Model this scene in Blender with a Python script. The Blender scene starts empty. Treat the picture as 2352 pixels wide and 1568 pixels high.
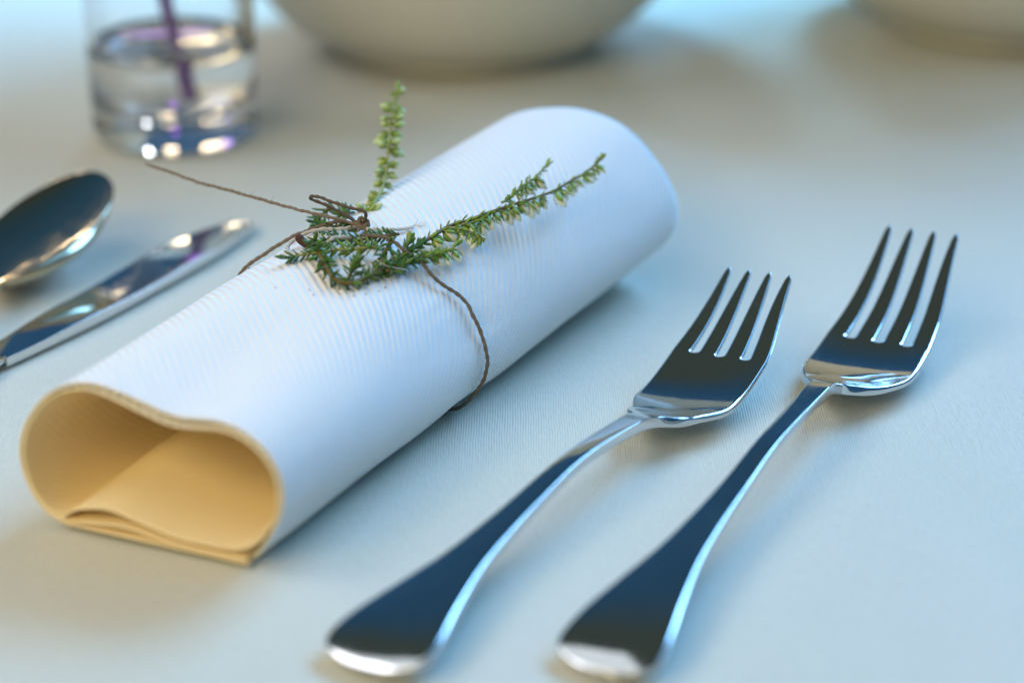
import bpy, math, random
import numpy as np
from mathutils import Vector, Matrix, Quaternion, noise

random.seed(7)
SC = bpy.context.scene
COL = SC.collection
R = math.radians

# ------------------------------------------------------------------ camera
cam_data = bpy.data.cameras.new("camera")
cam = bpy.data.objects.new("camera", cam_data)
COL.objects.link(cam)
cam.location = (0.0, -0.55, 0.236)
cam.rotation_euler = (R(90 - 23), 0, 0)
cam_data.sensor_width = 36.0
cam_data.lens = 36.0 * 5000.0 / 2352.0
cam_data.clip_start = 0.01
cam_data.clip_end = 50.0
cam_data.dof.use_dof = True
cam_data.dof.focus_distance = 0.557
cam_data.dof.aperture_fstop = 5.5
cam_data.dof.aperture_blades = 0
SC.camera = cam

# ------------------------------------------------------------------ dim evening room as the world
world = bpy.data.worlds.new("World")
SC.world = world
world.use_nodes = True
wn = world.node_tree
bg = wn.nodes["Background"]
# walls a little brighter and bluer than the dark ceiling
_tc = wn.nodes.new('ShaderNodeTexCoord'); _sx = wn.nodes.new('ShaderNodeSeparateXYZ'); _cr = wn.nodes.new('ShaderNodeValToRGB')
wn.links.new(_tc.outputs['Generated'], _sx.inputs[0]); wn.links.new(_sx.outputs[2], _cr.inputs[0])
_el = _cr.color_ramp.elements
_el[0].position = 0.0; _el[0].color = (0.030, 0.085, 0.160, 1)
_el[1].position = 1.0; _el[1].color = (0.045, 0.056, 0.047, 1)
_m = _el.new(0.42); _m.color = (0.022, 0.078, 0.165, 1)
_m = _el.new(0.60); _m.color = (0.020, 0.062, 0.115, 1)
_m = _el.new(0.74); _m.color = (0.040, 0.056, 0.050, 1)
wn.links.new(_cr.outputs[0], bg.inputs[0])
bg.inputs[1].default_value = 1.0

SC.view_settings.view_transform = 'Standard'
SC.view_settings.look = 'None'
SC.view_settings.exposure = 0.24
SC.view_settings.gamma = 1.0
SC.cycles.use_denoising = True
SC.cycles.max_bounces = 16
SC.cycles.transmission_bounces = 14
SC.cycles.diffuse_bounces = 6
SC.cycles.blur_glossy = 0.3
SC.cycles.sample_clamp_indirect = 40.0

# ------------------------------------------------------------------ lamps
def area(name, az, el, dist, sx, sy, power, color, target=(0, 0, 0.02), spread=180):
    d = bpy.data.lights.new(name, 'AREA')
    d.shape = 'RECTANGLE'
    d.size, d.size_y = sx, sy
    d.energy = power
    d.color = color
    d.spread = R(spread)
    o = bpy.data.objects.new(name, d)
    COL.objects.link(o)
    t = Vector(target)
    v = Vector((math.cos(R(el)) * math.cos(R(az)), math.cos(R(el)) * math.sin(R(az)), math.sin(R(el))))
    o.location = t + v * dist
    o.rotation_euler = (-v).to_track_quat('-Z', 'Y').to_euler()
    return o

def bulb(name, loc, power, color, radius):
    d = bpy.data.lights.new(name, 'POINT')
    d.energy = power
    d.color = color
    d.shadow_soft_size = radius
    o = bpy.data.objects.new(name, d)
    COL.objects.link(o)
    o.location = loc
    return o

def spot(name, loc, target, power, color, cone, blend, radius):
    d = bpy.data.lights.new(name, 'SPOT')
    d.energy = power; d.color = color; d.spot_size = R(cone); d.spot_blend = blend; d.shadow_soft_size = radius
    o = bpy.data.objects.new(name, d); COL.objects.link(o)
    o.location = loc
    o.rotation_euler = (Vector(target) - Vector(loc)).to_track_quat('-Z', 'Y').to_euler()
    return o

area('window_light', 50, 38, 2.6, 1.6, 1.0, 80, (0.22, 0.535, 1.0))
area('side_fill_light', 10, 42, 1.25, .9, .6, 3.5, (0.20, 0.53, 1.0), target=(.08, -.06, 0))  # added cool fill from the right, softens the shadows
area('left_fill_light', 180, 48, 2.0, 1.3, .9, 12, (0.92, 0.90, 0.95))  # unseen fill added on the left to lift shadows and napkin top
area('warm_room_light', 240, 35, 1.25, .9, .5, 7.4, (1.0, 0.78, 0.40))
area('fork_highlight_fill', 0, 90, .36, .30, .24, .20, (0.84, 0.92, 1.0), target=(-.20, -.09, 0))  # panel added low over the table for the highlights on the fork ends
area('warm_wall_lamp', 99, 12, 2.1, .16, .10, .6, (1.0, 0.78, 0.50))
area('purple_lamp', 101, 20, 2.2, .08, .10, .13, (0.50, 0.10, 1.0))
spot('far_pool_spot', (-.05, 1.05, 1.1), (-.02, .85, 0), 110, (0.24, 0.60, 1.0), 52, .35, .16)  # added spot, stands in for the blue light on the far cloth
for az, el, col, p in ((86.5, 6, (.92, .97, 1.0), 3.4), (85.5, 11, (.92, .97, 1.0), 3.4), (112, 12, (1.0, .76, .45), 1.35), (115, 15, (1.0, .80, .52), 1.35), (118, 11, (1.0, .84, .62), 1.35),
                       (122, 15, (1.0, .78, .48), 1.35), (126, 12, (.50, .28, 1.0), 1.0)):
    # the string of small party lamps beyond the table, seen only as sparkles in glass and steel
    bulb('string_bulb', (-.12 + 1.9 * math.cos(R(el)) * math.cos(R(az)), .196 + 1.9 * math.cos(R(el)) * math.sin(R(az)), 1.9 * math.sin(R(el))), p, col, .032)


# ------------------------------------------------------------------ helpers
def tag(o, label=None, cat=None, group=None, kind=None):
    if label: o['label'] = label
    if cat: o['category'] = cat
    if group: o['group'] = group
    if kind: o['kind'] = kind
    return o

def thing(name, loc, label, cat, group=None):
    o = bpy.data.objects.new(name, None)
    COL.objects.link(o)
    o.location = loc
    o.empty_display_size = 0.01
    return tag(o, label, cat, group)

def mesh(name, verts, faces, mats, smooth=True, fmat=None):
    me = bpy.data.meshes.new(name)
    me.from_pydata([tuple(map(float, v)) for v in verts], [], [tuple(map(int, f)) for f in faces])
    for m in (mats if isinstance(mats, (list, tuple)) else [mats]):
        me.materials.append(m)
    if smooth:
        me.polygons.foreach_set('use_smooth', [True] * len(me.polygons))
    if fmat is not None:
        me.polygons.foreach_set('material_index', list(map(int, fmat)))
    me.update()
    return me

def link(name, me, parent=None, mat=None):
    o = bpy.data.objects.new(name, me)
    COL.objects.link(o)
    if parent is not None: o.parent = parent
    if mat is not None: o.matrix_local = mat
    return o

def part(name, verts, faces, mats, parent=None, smooth=True, fmat=None):
    """verts in world space; they are moved into the space of the thing they belong to"""
    v = np.asarray(verts, float)
    if parent is not None:
        root = parent
        off = np.zeros(3)
        while root is not None:
            off += np.array(root.location); root = root.parent
        v = v - off
    return link(name, mesh(name, v, faces, mats, smooth, fmat), parent)

def spline(pts, step):
    """Catmull-Rom through the points, resampled at an even step"""
    p = np.array(pts, float)
    q = np.vstack([2 * p[0] - p[1], p, 2 * p[-1] - p[-2]])
    out = []
    for i in range(1, len(q) - 2):
        a, b, c, d = q[i - 1], q[i], q[i + 1], q[i + 2]
        for t in np.linspace(0, 1, 16, endpoint=False):
            out.append(.5 * (2 * b + (c - a) * t + (2 * a - 5 * b + 4 * c - d) * t * t + (3 * b - 3 * c + d - a) * t ** 3))
    out.append(p[-1]); out = np.array(out)
    s = np.r_[0, np.cumsum(np.linalg.norm(np.diff(out, axis=0), axis=1))]
    n = max(3, int(s[-1] / step) + 1)
    x = np.linspace(0, s[-1], n)
    return np.stack([np.interp(x, s, out[:, k]) for k in range(3)], 1)

def frames(p):
    t = np.gradient(p, axis=0); t /= np.linalg.norm(t, axis=1)[:, None] + 1e-12
    n = np.zeros_like(t)
    up = np.array([0, 0, 1.0]) if abs(t[0][2]) < .9 else np.array([1.0, 0, 0])
    v = up - t[0] * (up @ t[0]); n[0] = v / np.linalg.norm(v)
    for i in range(1, len(p)):
        v = n[i - 1] - t[i] * (n[i - 1] @ t[i]); n[i] = v / (np.linalg.norm(v) + 1e-12)
    return t, n, np.cross(t, n)

def tube(p, rad, seg=8, cap=True):
    p = np.asarray(p, float)
    t, n, b = frames(p)
    r = np.broadcast_to(np.asarray(rad, float), (len(p),))
    a = np.linspace(0, 2 * math.pi, seg, endpoint=False)
    V = (p[:, None] + r[:, None, None] * (np.cos(a)[None, :, None] * n[:, None] + np.sin(a)[None, :, None] * b[:, None])).reshape(-1, 3)
    F = [(i * seg + j, i * seg + (j + 1) % seg, (i + 1) * seg + (j + 1) % seg, (i + 1) * seg + j) for i in range(len(p) - 1) for j in range(seg)]
    if cap:
        F.append(tuple(reversed(range(seg)))); k = (len(p) - 1) * seg
        F.append(tuple(range(k, k + seg)))
    return V, F

def merge(items):
    V, F, k = [], [], 0
    for v, f in items:
        V.append(np.asarray(v, float)); F += [tuple(i + k for i in q) for q in f]; k += len(v)
    return np.vstack(V), F

def rope(pts, r, pitch=0.0045, taper=(1, 1), fuzz=0, wob=0.00018):
    """two-ply twisted twine along a path, with a few loose fibres"""
    p = spline(pts, 0.0005)
    p = p + np.array([[noise.noise(Vector((x * 300, y * 300, z * 300 + k * 9.1))) for k in range(3)] for x, y, z in p]) * wob
    t, n, b = frames(p)
    s = np.r_[0, np.cumsum(np.linalg.norm(np.diff(p, axis=0), axis=1))]
    k = np.interp(s / s[-1], [0, .04, .96, 1], [taper[0], 1, 1, taper[1]])
    thick = np.array([1 + .16 * noise.noise(Vector((q * 220, r * 1e4, 3.1))) for q in s])
    its = []
    for ph in (0, math.pi):
        a = 2 * math.pi * s / pitch + ph
        o = p + (.32 * r * k)[:, None] * (np.cos(a)[:, None] * n + np.sin(a)[:, None] * b)
        its.append(tube(o, .74 * r * k * thick, 7))
    rng = random.Random(int(s[-1] * 1e6))
    for _ in range(fuzz):
        i = rng.randrange(2, len(p) - 2)
        d = (t[i] * rng.uniform(-1, 1) + n[i] * rng.uniform(-1, 1) + b[i] * rng.uniform(-1, 1)); d /= np.linalg.norm(d)
        e = d + np.array([rng.uniform(-.5, .5) for _ in range(3)])
        L = rng.uniform(.001, .0026)
        its.append(tube(np.array([p[i], p[i] + d * L * .5, p[i] + d * L * .5 + e * L * .5]), [.00006, .00005, .00003], 3))
    return merge(its)

def pchip(xk, yk, x):
    xk = np.array(xk, float); yk = np.array(yk, float); h = np.diff(xk); m = np.diff(yk) / h
    d = np.zeros_like(yk)
    for i in range(1, len(xk) - 1):
        if m[i - 1] * m[i] > 0: d[i] = 2 * m[i - 1] * m[i] / (m[i - 1] + m[i])
    d[0] = m[0]; d[-1] = m[-1]
    i = np.clip(np.searchsorted(xk, x) - 1, 0, len(h) - 1); t = (x - xk[i]) / h[i]
    return (2*t**3-3*t**2+1)*yk[i]+(t**3-2*t**2+t)*h[i]*d[i]+(-2*t**3+3*t**2)*yk[i+1]+(t**3-t**2)*h[i]*d[i+1]

# ------------------------------------------------------------------ materials
def material(name):
    m = bpy.data.materials.new(name); m.use_nodes = True
    nt = m.node_tree; b = nt.nodes['Principled BSDF']
    return m, nt, b

def add(nt, kind, **kw):
    n = nt.nodes.new(kind)
    for k, v in kw.items():
        if k.startswith('i_'): n.inputs[k[2:].replace('_', ' ')].default_value = v
        else: setattr(n, k, v)
    return n

def wired(nt, a, ao, b, bi): nt.links.new(a.outputs[ao], b.inputs[bi])

def steel_material(name, tint=(0.66, 0.665, 0.66), rough=0.10):
    m, nt, b = material(name)
    b.inputs['Metallic'].default_value = 1
    b.inputs['Base Color'].default_value = (*tint, 1)
    tc = add(nt, 'ShaderNodeTexCoord')
    n1 = add(nt, 'ShaderNodeTexNoise', i_Scale=900.0, i_Detail=3.0)
    mp = add(nt, 'ShaderNodeMapping'); mp.inputs['Scale'].default_value = (0.05, 1, 1)
    wired(nt, tc, 'Object', mp, 'Vector'); wired(nt, mp, 0, n1, 'Vector')
    sm = add(nt, 'ShaderNodeTexNoise', i_Scale=140.0, i_Detail=5.0, i_Roughness=0.65)      # finger smudges
    wired(nt, tc, 'Object', sm, 'Vector')
    av = add(nt, 'ShaderNodeMath'); av.operation = 'MULTIPLY'; wired(nt, n1, 'Fac', av, 0); wired(nt, sm, 'Fac', av, 1)
    mr = add(nt, 'ShaderNodeMapRange'); mr.inputs['From Min'].default_value = .12; mr.inputs['From Max'].default_value = .42
    mr.inputs['To Min'].default_value = rough * .4; mr.inputs['To Max'].default_value = rough * 1.3
    wired(nt, av, 0, mr, 0); wired(nt, mr, 0, b, 'Roughness')
    n2 = add(nt, 'ShaderNodeTexNoise', i_Scale=90.0, i_Detail=2.0)
    wired(nt, tc, 'Object', n2, 'Vector')
    bp = add(nt, 'ShaderNodeBump'); bp.inputs['Strength'].default_value = 0.10; bp.inputs['Distance'].default_value = 0.0008
    wired(nt, n2, 'Fac', bp, 'Height'); wired(nt, bp, 0, b, 'Normal')
    return m

RIB = 0.00255
def paper_material(name, col, ribs):
    m, nt, b = material(name)
    b.inputs['Roughness'].default_value = 0.92
    b.inputs['Specular IOR Level'].default_value = 0.15
    uv = add(nt, 'ShaderNodeUVMap'); uv.uv_map = 'UVMap'
    sep = add(nt, 'ShaderNodeSeparateXYZ'); wired(nt, uv, 0, sep, 0)
    def math_(op, a=None, bval=None, an=None, bn=None):
        n = add(nt, 'ShaderNodeMath'); n.operation = op
        if an: nt.links.new(an, n.inputs[0])
        elif a is not None: n.inputs[0].default_value = a
        if bn: nt.links.new(bn, n.inputs[1])
        elif bval is not None: n.inputs[1].default_value = bval
        return n.outputs[0]
    tc = add(nt, 'ShaderNodeTexCoord')
    nz = add(nt, 'ShaderNodeTexNoise', i_Scale=45.0, i_Detail=3.0); wired(nt, tc, 'Object', nz, 'Vector')
    fine = add(nt, 'ShaderNodeTexNoise', i_Scale=2600.0, i_Detail=3.0, i_Roughness=0.6); wired(nt, tc, 'Object', fine, 'Vector')
    # ribs along u (metres), finer cross ticks along v: an embossed linen pattern
    wob = math_('MULTIPLY', an=nz.outputs['Fac'], bval=2.3)
    diag = math_('ADD', an=sep.outputs[0], bn=math_('MULTIPLY', an=sep.outputs[1], bval=.97))      # the embossing runs on the bias
    ph = math_('ADD', an=math_('MULTIPLY', an=diag, bval=2 * math.pi / RIB), bn=wob)
    rib = math_('SINE', an=ph)
    tick = math_('SINE', an=math_('ADD', an=math_('MULTIPLY', an=sep.outputs[1], bval=2 * math.pi / 0.0009), bn=math_('MULTIPLY', an=sep.outputs[0], bval=-2 * math.pi / 0.0011)))
    h = math_('ADD', an=math_('MULTIPLY', an=rib, bval=.5), bn=math_('MULTIPLY', an=tick, bval=.18))
    h = math_('ADD', an=h, bn=math_('MULTIPLY', an=fine.outputs['Fac'], bval=.7))
    bp = add(nt, 'ShaderNodeBump'); bp.inputs['Strength'].default_value = ribs; bp.inputs['Distance'].default_value = 0.00036
    nt.links.new(h, bp.inputs['Height']); wired(nt, bp, 0, b, 'Normal')
    mx = add(nt, 'ShaderNodeMix', data_type='RGBA')
    mx.inputs[6].default_value = (*[c * .93 for c in col], 1); mx.inputs[7].default_value = (*[min(1, c * 1.04) for c in col], 1)
    wired(nt, fine, 'Fac', mx, 0); wired(nt, mx, 2, b, 'Base Color')
    # a little light comes through the paper
    tr = add(nt, 'ShaderNodeBsdfTranslucent'); tr.inputs['Color'].default_value = (*[c * .9 for c in col], 1)
    ms = add(nt, 'ShaderNodeMixShader'); ms.inputs[0].default_value = 0.06
    out = nt.nodes['Material Output']
    wired(nt, b, 0, ms, 1); wired(nt, tr, 0, ms, 2); wired(nt, ms, 0, out, 'Surface')
    return m

def plain_material(name, col, rough=.6, var=.12, scale=400., spec=.4, sub=0, coat=0):
    m, nt, b = material(name)
    b.inputs['Roughness'].default_value = rough
    b.inputs['Specular IOR Level'].default_value = spec
    b.inputs['Coat Weight'].default_value = coat
    tc = add(nt, 'ShaderNodeTexCoord')
    nz = add(nt, 'ShaderNodeTexNoise', i_Scale=scale, i_Detail=3.0); wired(nt, tc, 'Object', nz, 'Vector')
    oi = add(nt, 'ShaderNodeObjectInfo')
    ad = add(nt, 'ShaderNodeMath'); ad.operation = 'ADD'; wired(nt, nz, 'Fac', ad, 0); wired(nt, oi, 'Random', ad, 1)
    hf = add(nt, 'ShaderNodeMath'); hf.operation = 'MULTIPLY'; hf.inputs[1].default_value = .5; wired(nt, ad, 0, hf, 0)
    mx = add(nt, 'ShaderNodeMix', data_type='RGBA')
    mx.inputs[6].default_value = (*[c * (1 - 2 * var) for c in col], 1); mx.inputs[7].default_value = (*[min(1, c * (1 + 2 * var)) for c in col], 1)
    wired(nt, hf, 0, mx, 0); wired(nt, mx, 2, b, 'Base Color')
    if sub:
        b.inputs['Subsurface Weight'].default_value = sub; b.inputs['Subsurface Scale'].default_value = .001
    return m

def cloth_material():
    m, nt, b = material('satin_cotton_cloth')
    b.inputs['Base Color'].default_value = (0.80, 0.78, 0.72, 1)
    b.inputs['Roughness'].default_value = 0.55
    b.inputs['Specular IOR Level'].default_value = 0.35
    b.inputs['Sheen Weight'].default_value = 0.25
    b.inputs['Sheen Roughness'].default_value = 0.4
    tc = add(nt, 'ShaderNodeTexCoord')
    # warp threads run away from the viewer, 0.66 mm apart; each thread is broken by the weft
    mp = add(nt, 'ShaderNodeMapping'); mp.inputs['Scale'].default_value = (1500, 260, 1)
    mp.inputs['Rotation'].default_value = (0, 0, R(2))
    wired(nt, tc, 'Object', mp, 'Vector')
    n1 = add(nt, 'ShaderNodeTexNoise', i_Scale=1.0, i_Detail=2.0); wired(nt, mp, 0, n1, 'Vector')
    sep = add(nt, 'ShaderNodeSeparateXYZ'); wired(nt, tc, 'Object', sep, 0)
    mu = add(nt, 'ShaderNodeMath'); mu.operation = 'MULTIPLY'; mu.inputs[1].default_value = 2 * math.pi / 0.00066
    wired(nt, sep, 0, mu, 0)
    n2 = add(nt, 'ShaderNodeTexNoise', i_Scale=60.0, i_Detail=2.0); wired(nt, tc, 'Object', n2, 'Vector')
    m3 = add(nt, 'ShaderNodeMath'); m3.operation = 'MULTIPLY_ADD'; m3.inputs[1].default_value = 9.0
    wired(nt, n2, 'Fac', m3, 0); wired(nt, mu, 0, m3, 2)
    sn = add(nt, 'ShaderNodeMath'); sn.operation = 'SINE'; wired(nt, m3, 0, sn, 0)
    mh = add(nt, 'ShaderNodeMath'); mh.operation = 'MULTIPLY_ADD'; mh.inputs[1].default_value = 0.22
    wired(nt, sn, 0, mh, 0); wired(nt, n1, 'Fac', mh, 2)
    bp = add(nt, 'ShaderNodeBump'); bp.inputs['Strength'].default_value = 0.9; bp.inputs['Distance'].default_value = 0.00020
    wired(nt, mh, 0, bp, 'Height'); wired(nt, bp, 0, b, 'Normal')
    mx = add(nt, 'ShaderNodeMix', data_type='RGBA')
    mx.inputs[6].default_value = (0.520, 0.518, 0.435, 1); mx.inputs[7].default_value = (0.625, 0.622, 0.527, 1)
    wired(nt, n1, 'Fac', mx, 0); wired(nt, mx, 2, b, 'Base Color')
    return m

def glass_material(name, ior, col=(1, 1, 1)):
    m, nt, b = material(name)
    b.inputs['Base Color'].default_value = (*col, 1)
    b.inputs['Roughness'].default_value = 0.0
    b.inputs['IOR'].default_value = ior
    b.inputs['Transmission Weight'].default_value = 1.0
    return m

STEEL = steel_material('polished_steel')
STEEL_OLIVE_REFLECTION = steel_material('polished_steel_spoon', (0.58, 0.48, 0.33), 0.12)  # same steel, tinted so the spoon's olive reflection is in the colour
PAPER = paper_material('white_ribbed_paper', (0.95, 0.93, 0.89), 1.0)
PAPER_IN = paper_material('cream_paper_warm_bounce', (0.955, 0.79, 0.47), 0.10)  # cream paper, with the warm bounced light inside the roll painted in
CLOTH = cloth_material()
GLASS = glass_material('clear_glass', 1.5)
WATER = glass_material('clear_water', 1.33)
CERAMIC = plain_material('glazed_ceramic', (0.66, 0.63, 0.52), .32, .02, 20., .5)
TWINE_M = plain_material('brown_twine', (0.155, 0.118, 0.080), .85, .32, 900., .25)
TWINE_P = plain_material('pale_lit_twine', (0.60, 0.58, 0.54), .85, .2, 900., .25)  # pale copy of the twine: light on loop and frayed end painted in
STEM_M = plain_material('woody_stem', (0.17, 0.115, 0.03), .6, .2, 500.)
STEM_G = plain_material('green_stem', (0.26, 0.29, 0.08), .6, .15, 500.)
LEAF_D = plain_material('dark_heather_leaf', (0.065, 0.155, 0.012), .42, .28, 500., .5)
LEAF_M = plain_material('heather_leaf', (0.18, 0.29, 0.022), .45, .25, 500., .5)
LEAF_L = plain_material('young_heather_leaf', (0.25, 0.345, 0.05), .5, .2, 500., .4)
PETAL = plain_material('white_bud', (0.72, 0.74, 0.58), .55, .1, 500., .3, .2)
PETAL_L = plain_material('pale_bud', (0.44, 0.55, 0.27), .55, .12, 500., .3, .2)
DRY = plain_material('dried_leaf_brown', (0.09, 0.028, 0.010), .6, .3, 500.)
PURPLE = plain_material('purple_stem', (0.17, 0.035, 0.26), .4, .12, 60., .5)
OLIVE = plain_material('olive_leaf', (0.05, 0.05, 0.015), .5, .2, 60., .4)

D_MAIN = [[0.02418,0.01664,0.04979],[0.02248,0.01415,0.04866],[0.01983,0.01048,0.0477],[0.01605,0.00612,0.047],[0.01137,0.00041,0.04607],[0.00633,-0.00449,0.04587],[3e-05,-0.0101,0.0457],[-0.0066,-0.01645,0.0456],[-0.0118,-0.0216,0.04535],[-0.01611,-0.02451,0.04501],[-0.02027,-0.03063,0.04448],[-0.02357,-0.035,0.0438],[-0.02716,-0.0411,0.04336],[-0.03032,-0.04591,0.04293],[-0.03344,-0.05049,0.04245],[-0.0373,-0.05554,0.04218],[-0.04049,-0.05734,0.04222],[-0.04308,-0.05568,0.04268],[-0.04544,-0.0516,0.04378],[-0.04713,-0.04589,0.04428],[-0.04881,-0.04078,0.0446],[-0.05019,-0.03458,0.04411]]
D_BRANCH = [[-0.00264,-0.01268,0.04731],[-0.00086,-0.0104,0.04746],[0.00092,-0.0073,0.04826],[0.00364,-0.00255,0.049],[0.00638,0.00172,0.04945],[0.00823,0.00492,0.05029],[0.00987,0.00813,0.05114]]
D_SHOOTS = [[[-0.02389,-0.03779,0.04348],[-0.02094,-0.0371,0.04276],[-0.018,-0.0353,0.04209],[-0.01509,-0.03193,0.04174],[-0.01364,-0.02889,0.04222]],[[-0.01606,-0.02635,0.04531],[-0.01348,-0.02551,0.04468],[-0.01131,-0.02505,0.04404],[-0.0087,-0.0254,0.04278],[-0.00803,-0.02641,0.04223]],[[-0.01306,-0.02419,0.04535],[-0.00919,-0.0209,0.04509],[-0.00659,-0.01755,0.04529]],[[-0.02831,-0.04373,0.043],[-0.02499,-0.04253,0.04254],[-0.02169,-0.04012,0.04231],[-0.01839,-0.03668,0.04215]],[[-0.02717,-0.04081,0.04371],[-0.02658,-0.0392,0.04469],[-0.02581,-0.03694,0.04567]]]
D_DARK = [[[-0.03261,-0.04143,0.04553],[-0.03556,-0.04175,0.04565],[-0.03809,-0.042,0.04551],[-0.04064,-0.04197,0.04528],[-0.044,-0.04228,0.04517],[-0.04739,-0.04248,0.0447],[-0.05072,-0.04327,0.04455],[-0.05373,-0.04301,0.04386],[-0.0555,-0.04441,0.04385]],[[-0.02862,-0.0318,0.0456],[-0.03137,-0.03281,0.04551],[-0.03439,-0.03264,0.04545],[-0.03732,-0.03416,0.04509],[-0.04069,-0.03513,0.045],[-0.04388,-0.03266,0.04477],[-0.04733,-0.03273,0.04434],[-0.04982,-0.03388,0.04407]],[[-0.03067,-0.03783,0.04577],[-0.03132,-0.04203,0.04507],[-0.03235,-0.04656,0.04453],[-0.03065,-0.04753,0.04333],[-0.02826,-0.04497,0.04257]],[[-0.03986,-0.05445,0.04242],[-0.03911,-0.0527,0.04375],[-0.03851,-0.04996,0.04471]],[[-0.04274,-0.01206,0.0438],[-0.04501,-0.00592,0.04232],[-0.04771,-0.00584,0.04253],[-0.04906,-0.00566,0.04294],[-0.04996,-0.00619,0.0417],[-0.05154,-0.00689,0.04004],[-0.04976,-0.01939,0.04268],[-0.04558,-0.02171,0.04399],[-0.04177,-0.02566,0.04496]],[[-0.02786,-0.04473,0.04203],[-0.031,-0.04913,0.04237],[-0.02816,-0.04733,0.04213],[-0.02581,-0.04321,0.04235]]]
D_UP = [[-0.03217,0.04141,0.06297],[-0.03235,0.03774,0.062],[-0.03259,0.03402,0.06092],[-0.03316,0.0297,0.05842],[-0.03351,0.02519,0.05548],[-0.03371,0.0209,0.05304],[-0.03387,0.01652,0.05041],[-0.03408,0.01216,0.04781],[-0.03468,0.00801,0.04572],[-0.03526,0.00417,0.04435],[-0.03651,-0.00092,0.04346],[-0.03773,-0.00589,0.04282],[-0.03906,-0.01076,0.04245]]
D_KNOT = [-0.03859,-0.02575,0.04581]
D_LOOPUP = [[-0.03801,-0.02559,0.04616],[-0.03736,-0.02601,0.04756],[-0.03729,-0.02635,0.04914],[-0.03838,-0.0258,0.04976],[-0.04174,-0.02504,0.05036],[-0.04481,-0.02293,0.05072],[-0.04894,-0.02022,0.05112],[-0.05085,-0.01856,0.05112],[-0.05212,-0.01772,0.05071],[-0.05197,-0.01746,0.04995],[-0.05019,-0.01773,0.04931],[-0.04858,-0.01826,0.04876],[-0.04653,-0.01945,0.04834],[-0.04408,-0.02089,0.0475],[-0.042,-0.02264,0.04697],[-0.03954,-0.02461,0.04591]]
D_LOOPLOW = [[-0.03928,-0.02585,0.04553],[-0.04062,-0.02635,0.04551],[-0.04371,-0.02695,0.04525],[-0.04761,-0.02708,0.04521],[-0.05035,-0.02725,0.0448],[-0.05247,-0.02772,0.04434],[-0.05458,-0.02852,0.0436],[-0.05626,-0.02976,0.0426],[-0.05699,-0.03152,0.04191],[-0.05695,-0.03325,0.04142],[-0.05579,-0.03518,0.04147],[-0.05368,-0.03685,0.04216],[-0.05163,-0.03793,0.04318],[-0.04939,-0.03897,0.04419],[-0.04705,-0.03902,0.04523],[-0.04552,-0.03853,0.04638],[-0.04442,-0.03767,0.04687],[-0.04203,-0.0364,0.0464],[-0.04004,-0.03472,0.04589],[-0.03891,-0.03153,0.04533],[-0.03806,-0.02827,0.04496]]
D_FRAYED = [[-0.03725,-0.02706,0.04525],[-0.0359,-0.02684,0.04512],[-0.03396,-0.02659,0.04507],[-0.03241,-0.02639,0.04492],[-0.03086,-0.02618,0.04478],[-0.02935,-0.02522,0.04447],[-0.02783,-0.02423,0.04425],[-0.0265,-0.02321,0.04409],[-0.02536,-0.02214,0.04404]]
D_FIB = [[[-0.02546,-0.02026,0.04335],[-0.02486,-0.01994,0.04412],[-0.02427,-0.01947,0.04521]],[[-0.02546,-0.02026,0.04335],[-0.02407,-0.02001,0.04394],[-0.02308,-0.01963,0.04485]],[[-0.02546,-0.02026,0.04335],[-0.02387,-0.02017,0.04357],[-0.02239,-0.01974,0.04457]],[[-0.02546,-0.02026,0.04335],[-0.02348,-0.02021,0.04348],[-0.02199,-0.01986,0.0443]],[[-0.02644,-0.02036,0.04312],[-0.02546,-0.02009,0.04375],[-0.02506,-0.01986,0.0443]],[[-0.02763,-0.02044,0.04293],[-0.02739,-0.02028,0.0433],[-0.02743,-0.02017,0.04357]],[[-0.03001,-0.02052,0.04275],[-0.03016,-0.02036,0.04312],[-0.0304,-0.02025,0.04339]]]
D_LOOSE = [[-0.0368,-0.02739,0.04448],[-0.03905,-0.02651,0.0457],[-0.04185,-0.02576,0.04661],[-0.04633,-0.02497,0.04762],[-0.05349,-0.01968,0.04728],[-0.05964,-0.01434,0.04706],[-0.06588,-0.00899,0.04686],[-0.07107,-0.00377,0.04638],[-0.07867,0.00174,0.04656],[-0.08404,0.00694,0.04601],[-0.0895,0.01233,0.04592],[-0.09443,0.01769,0.04574],[-0.10124,0.0232,0.04592]]
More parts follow.
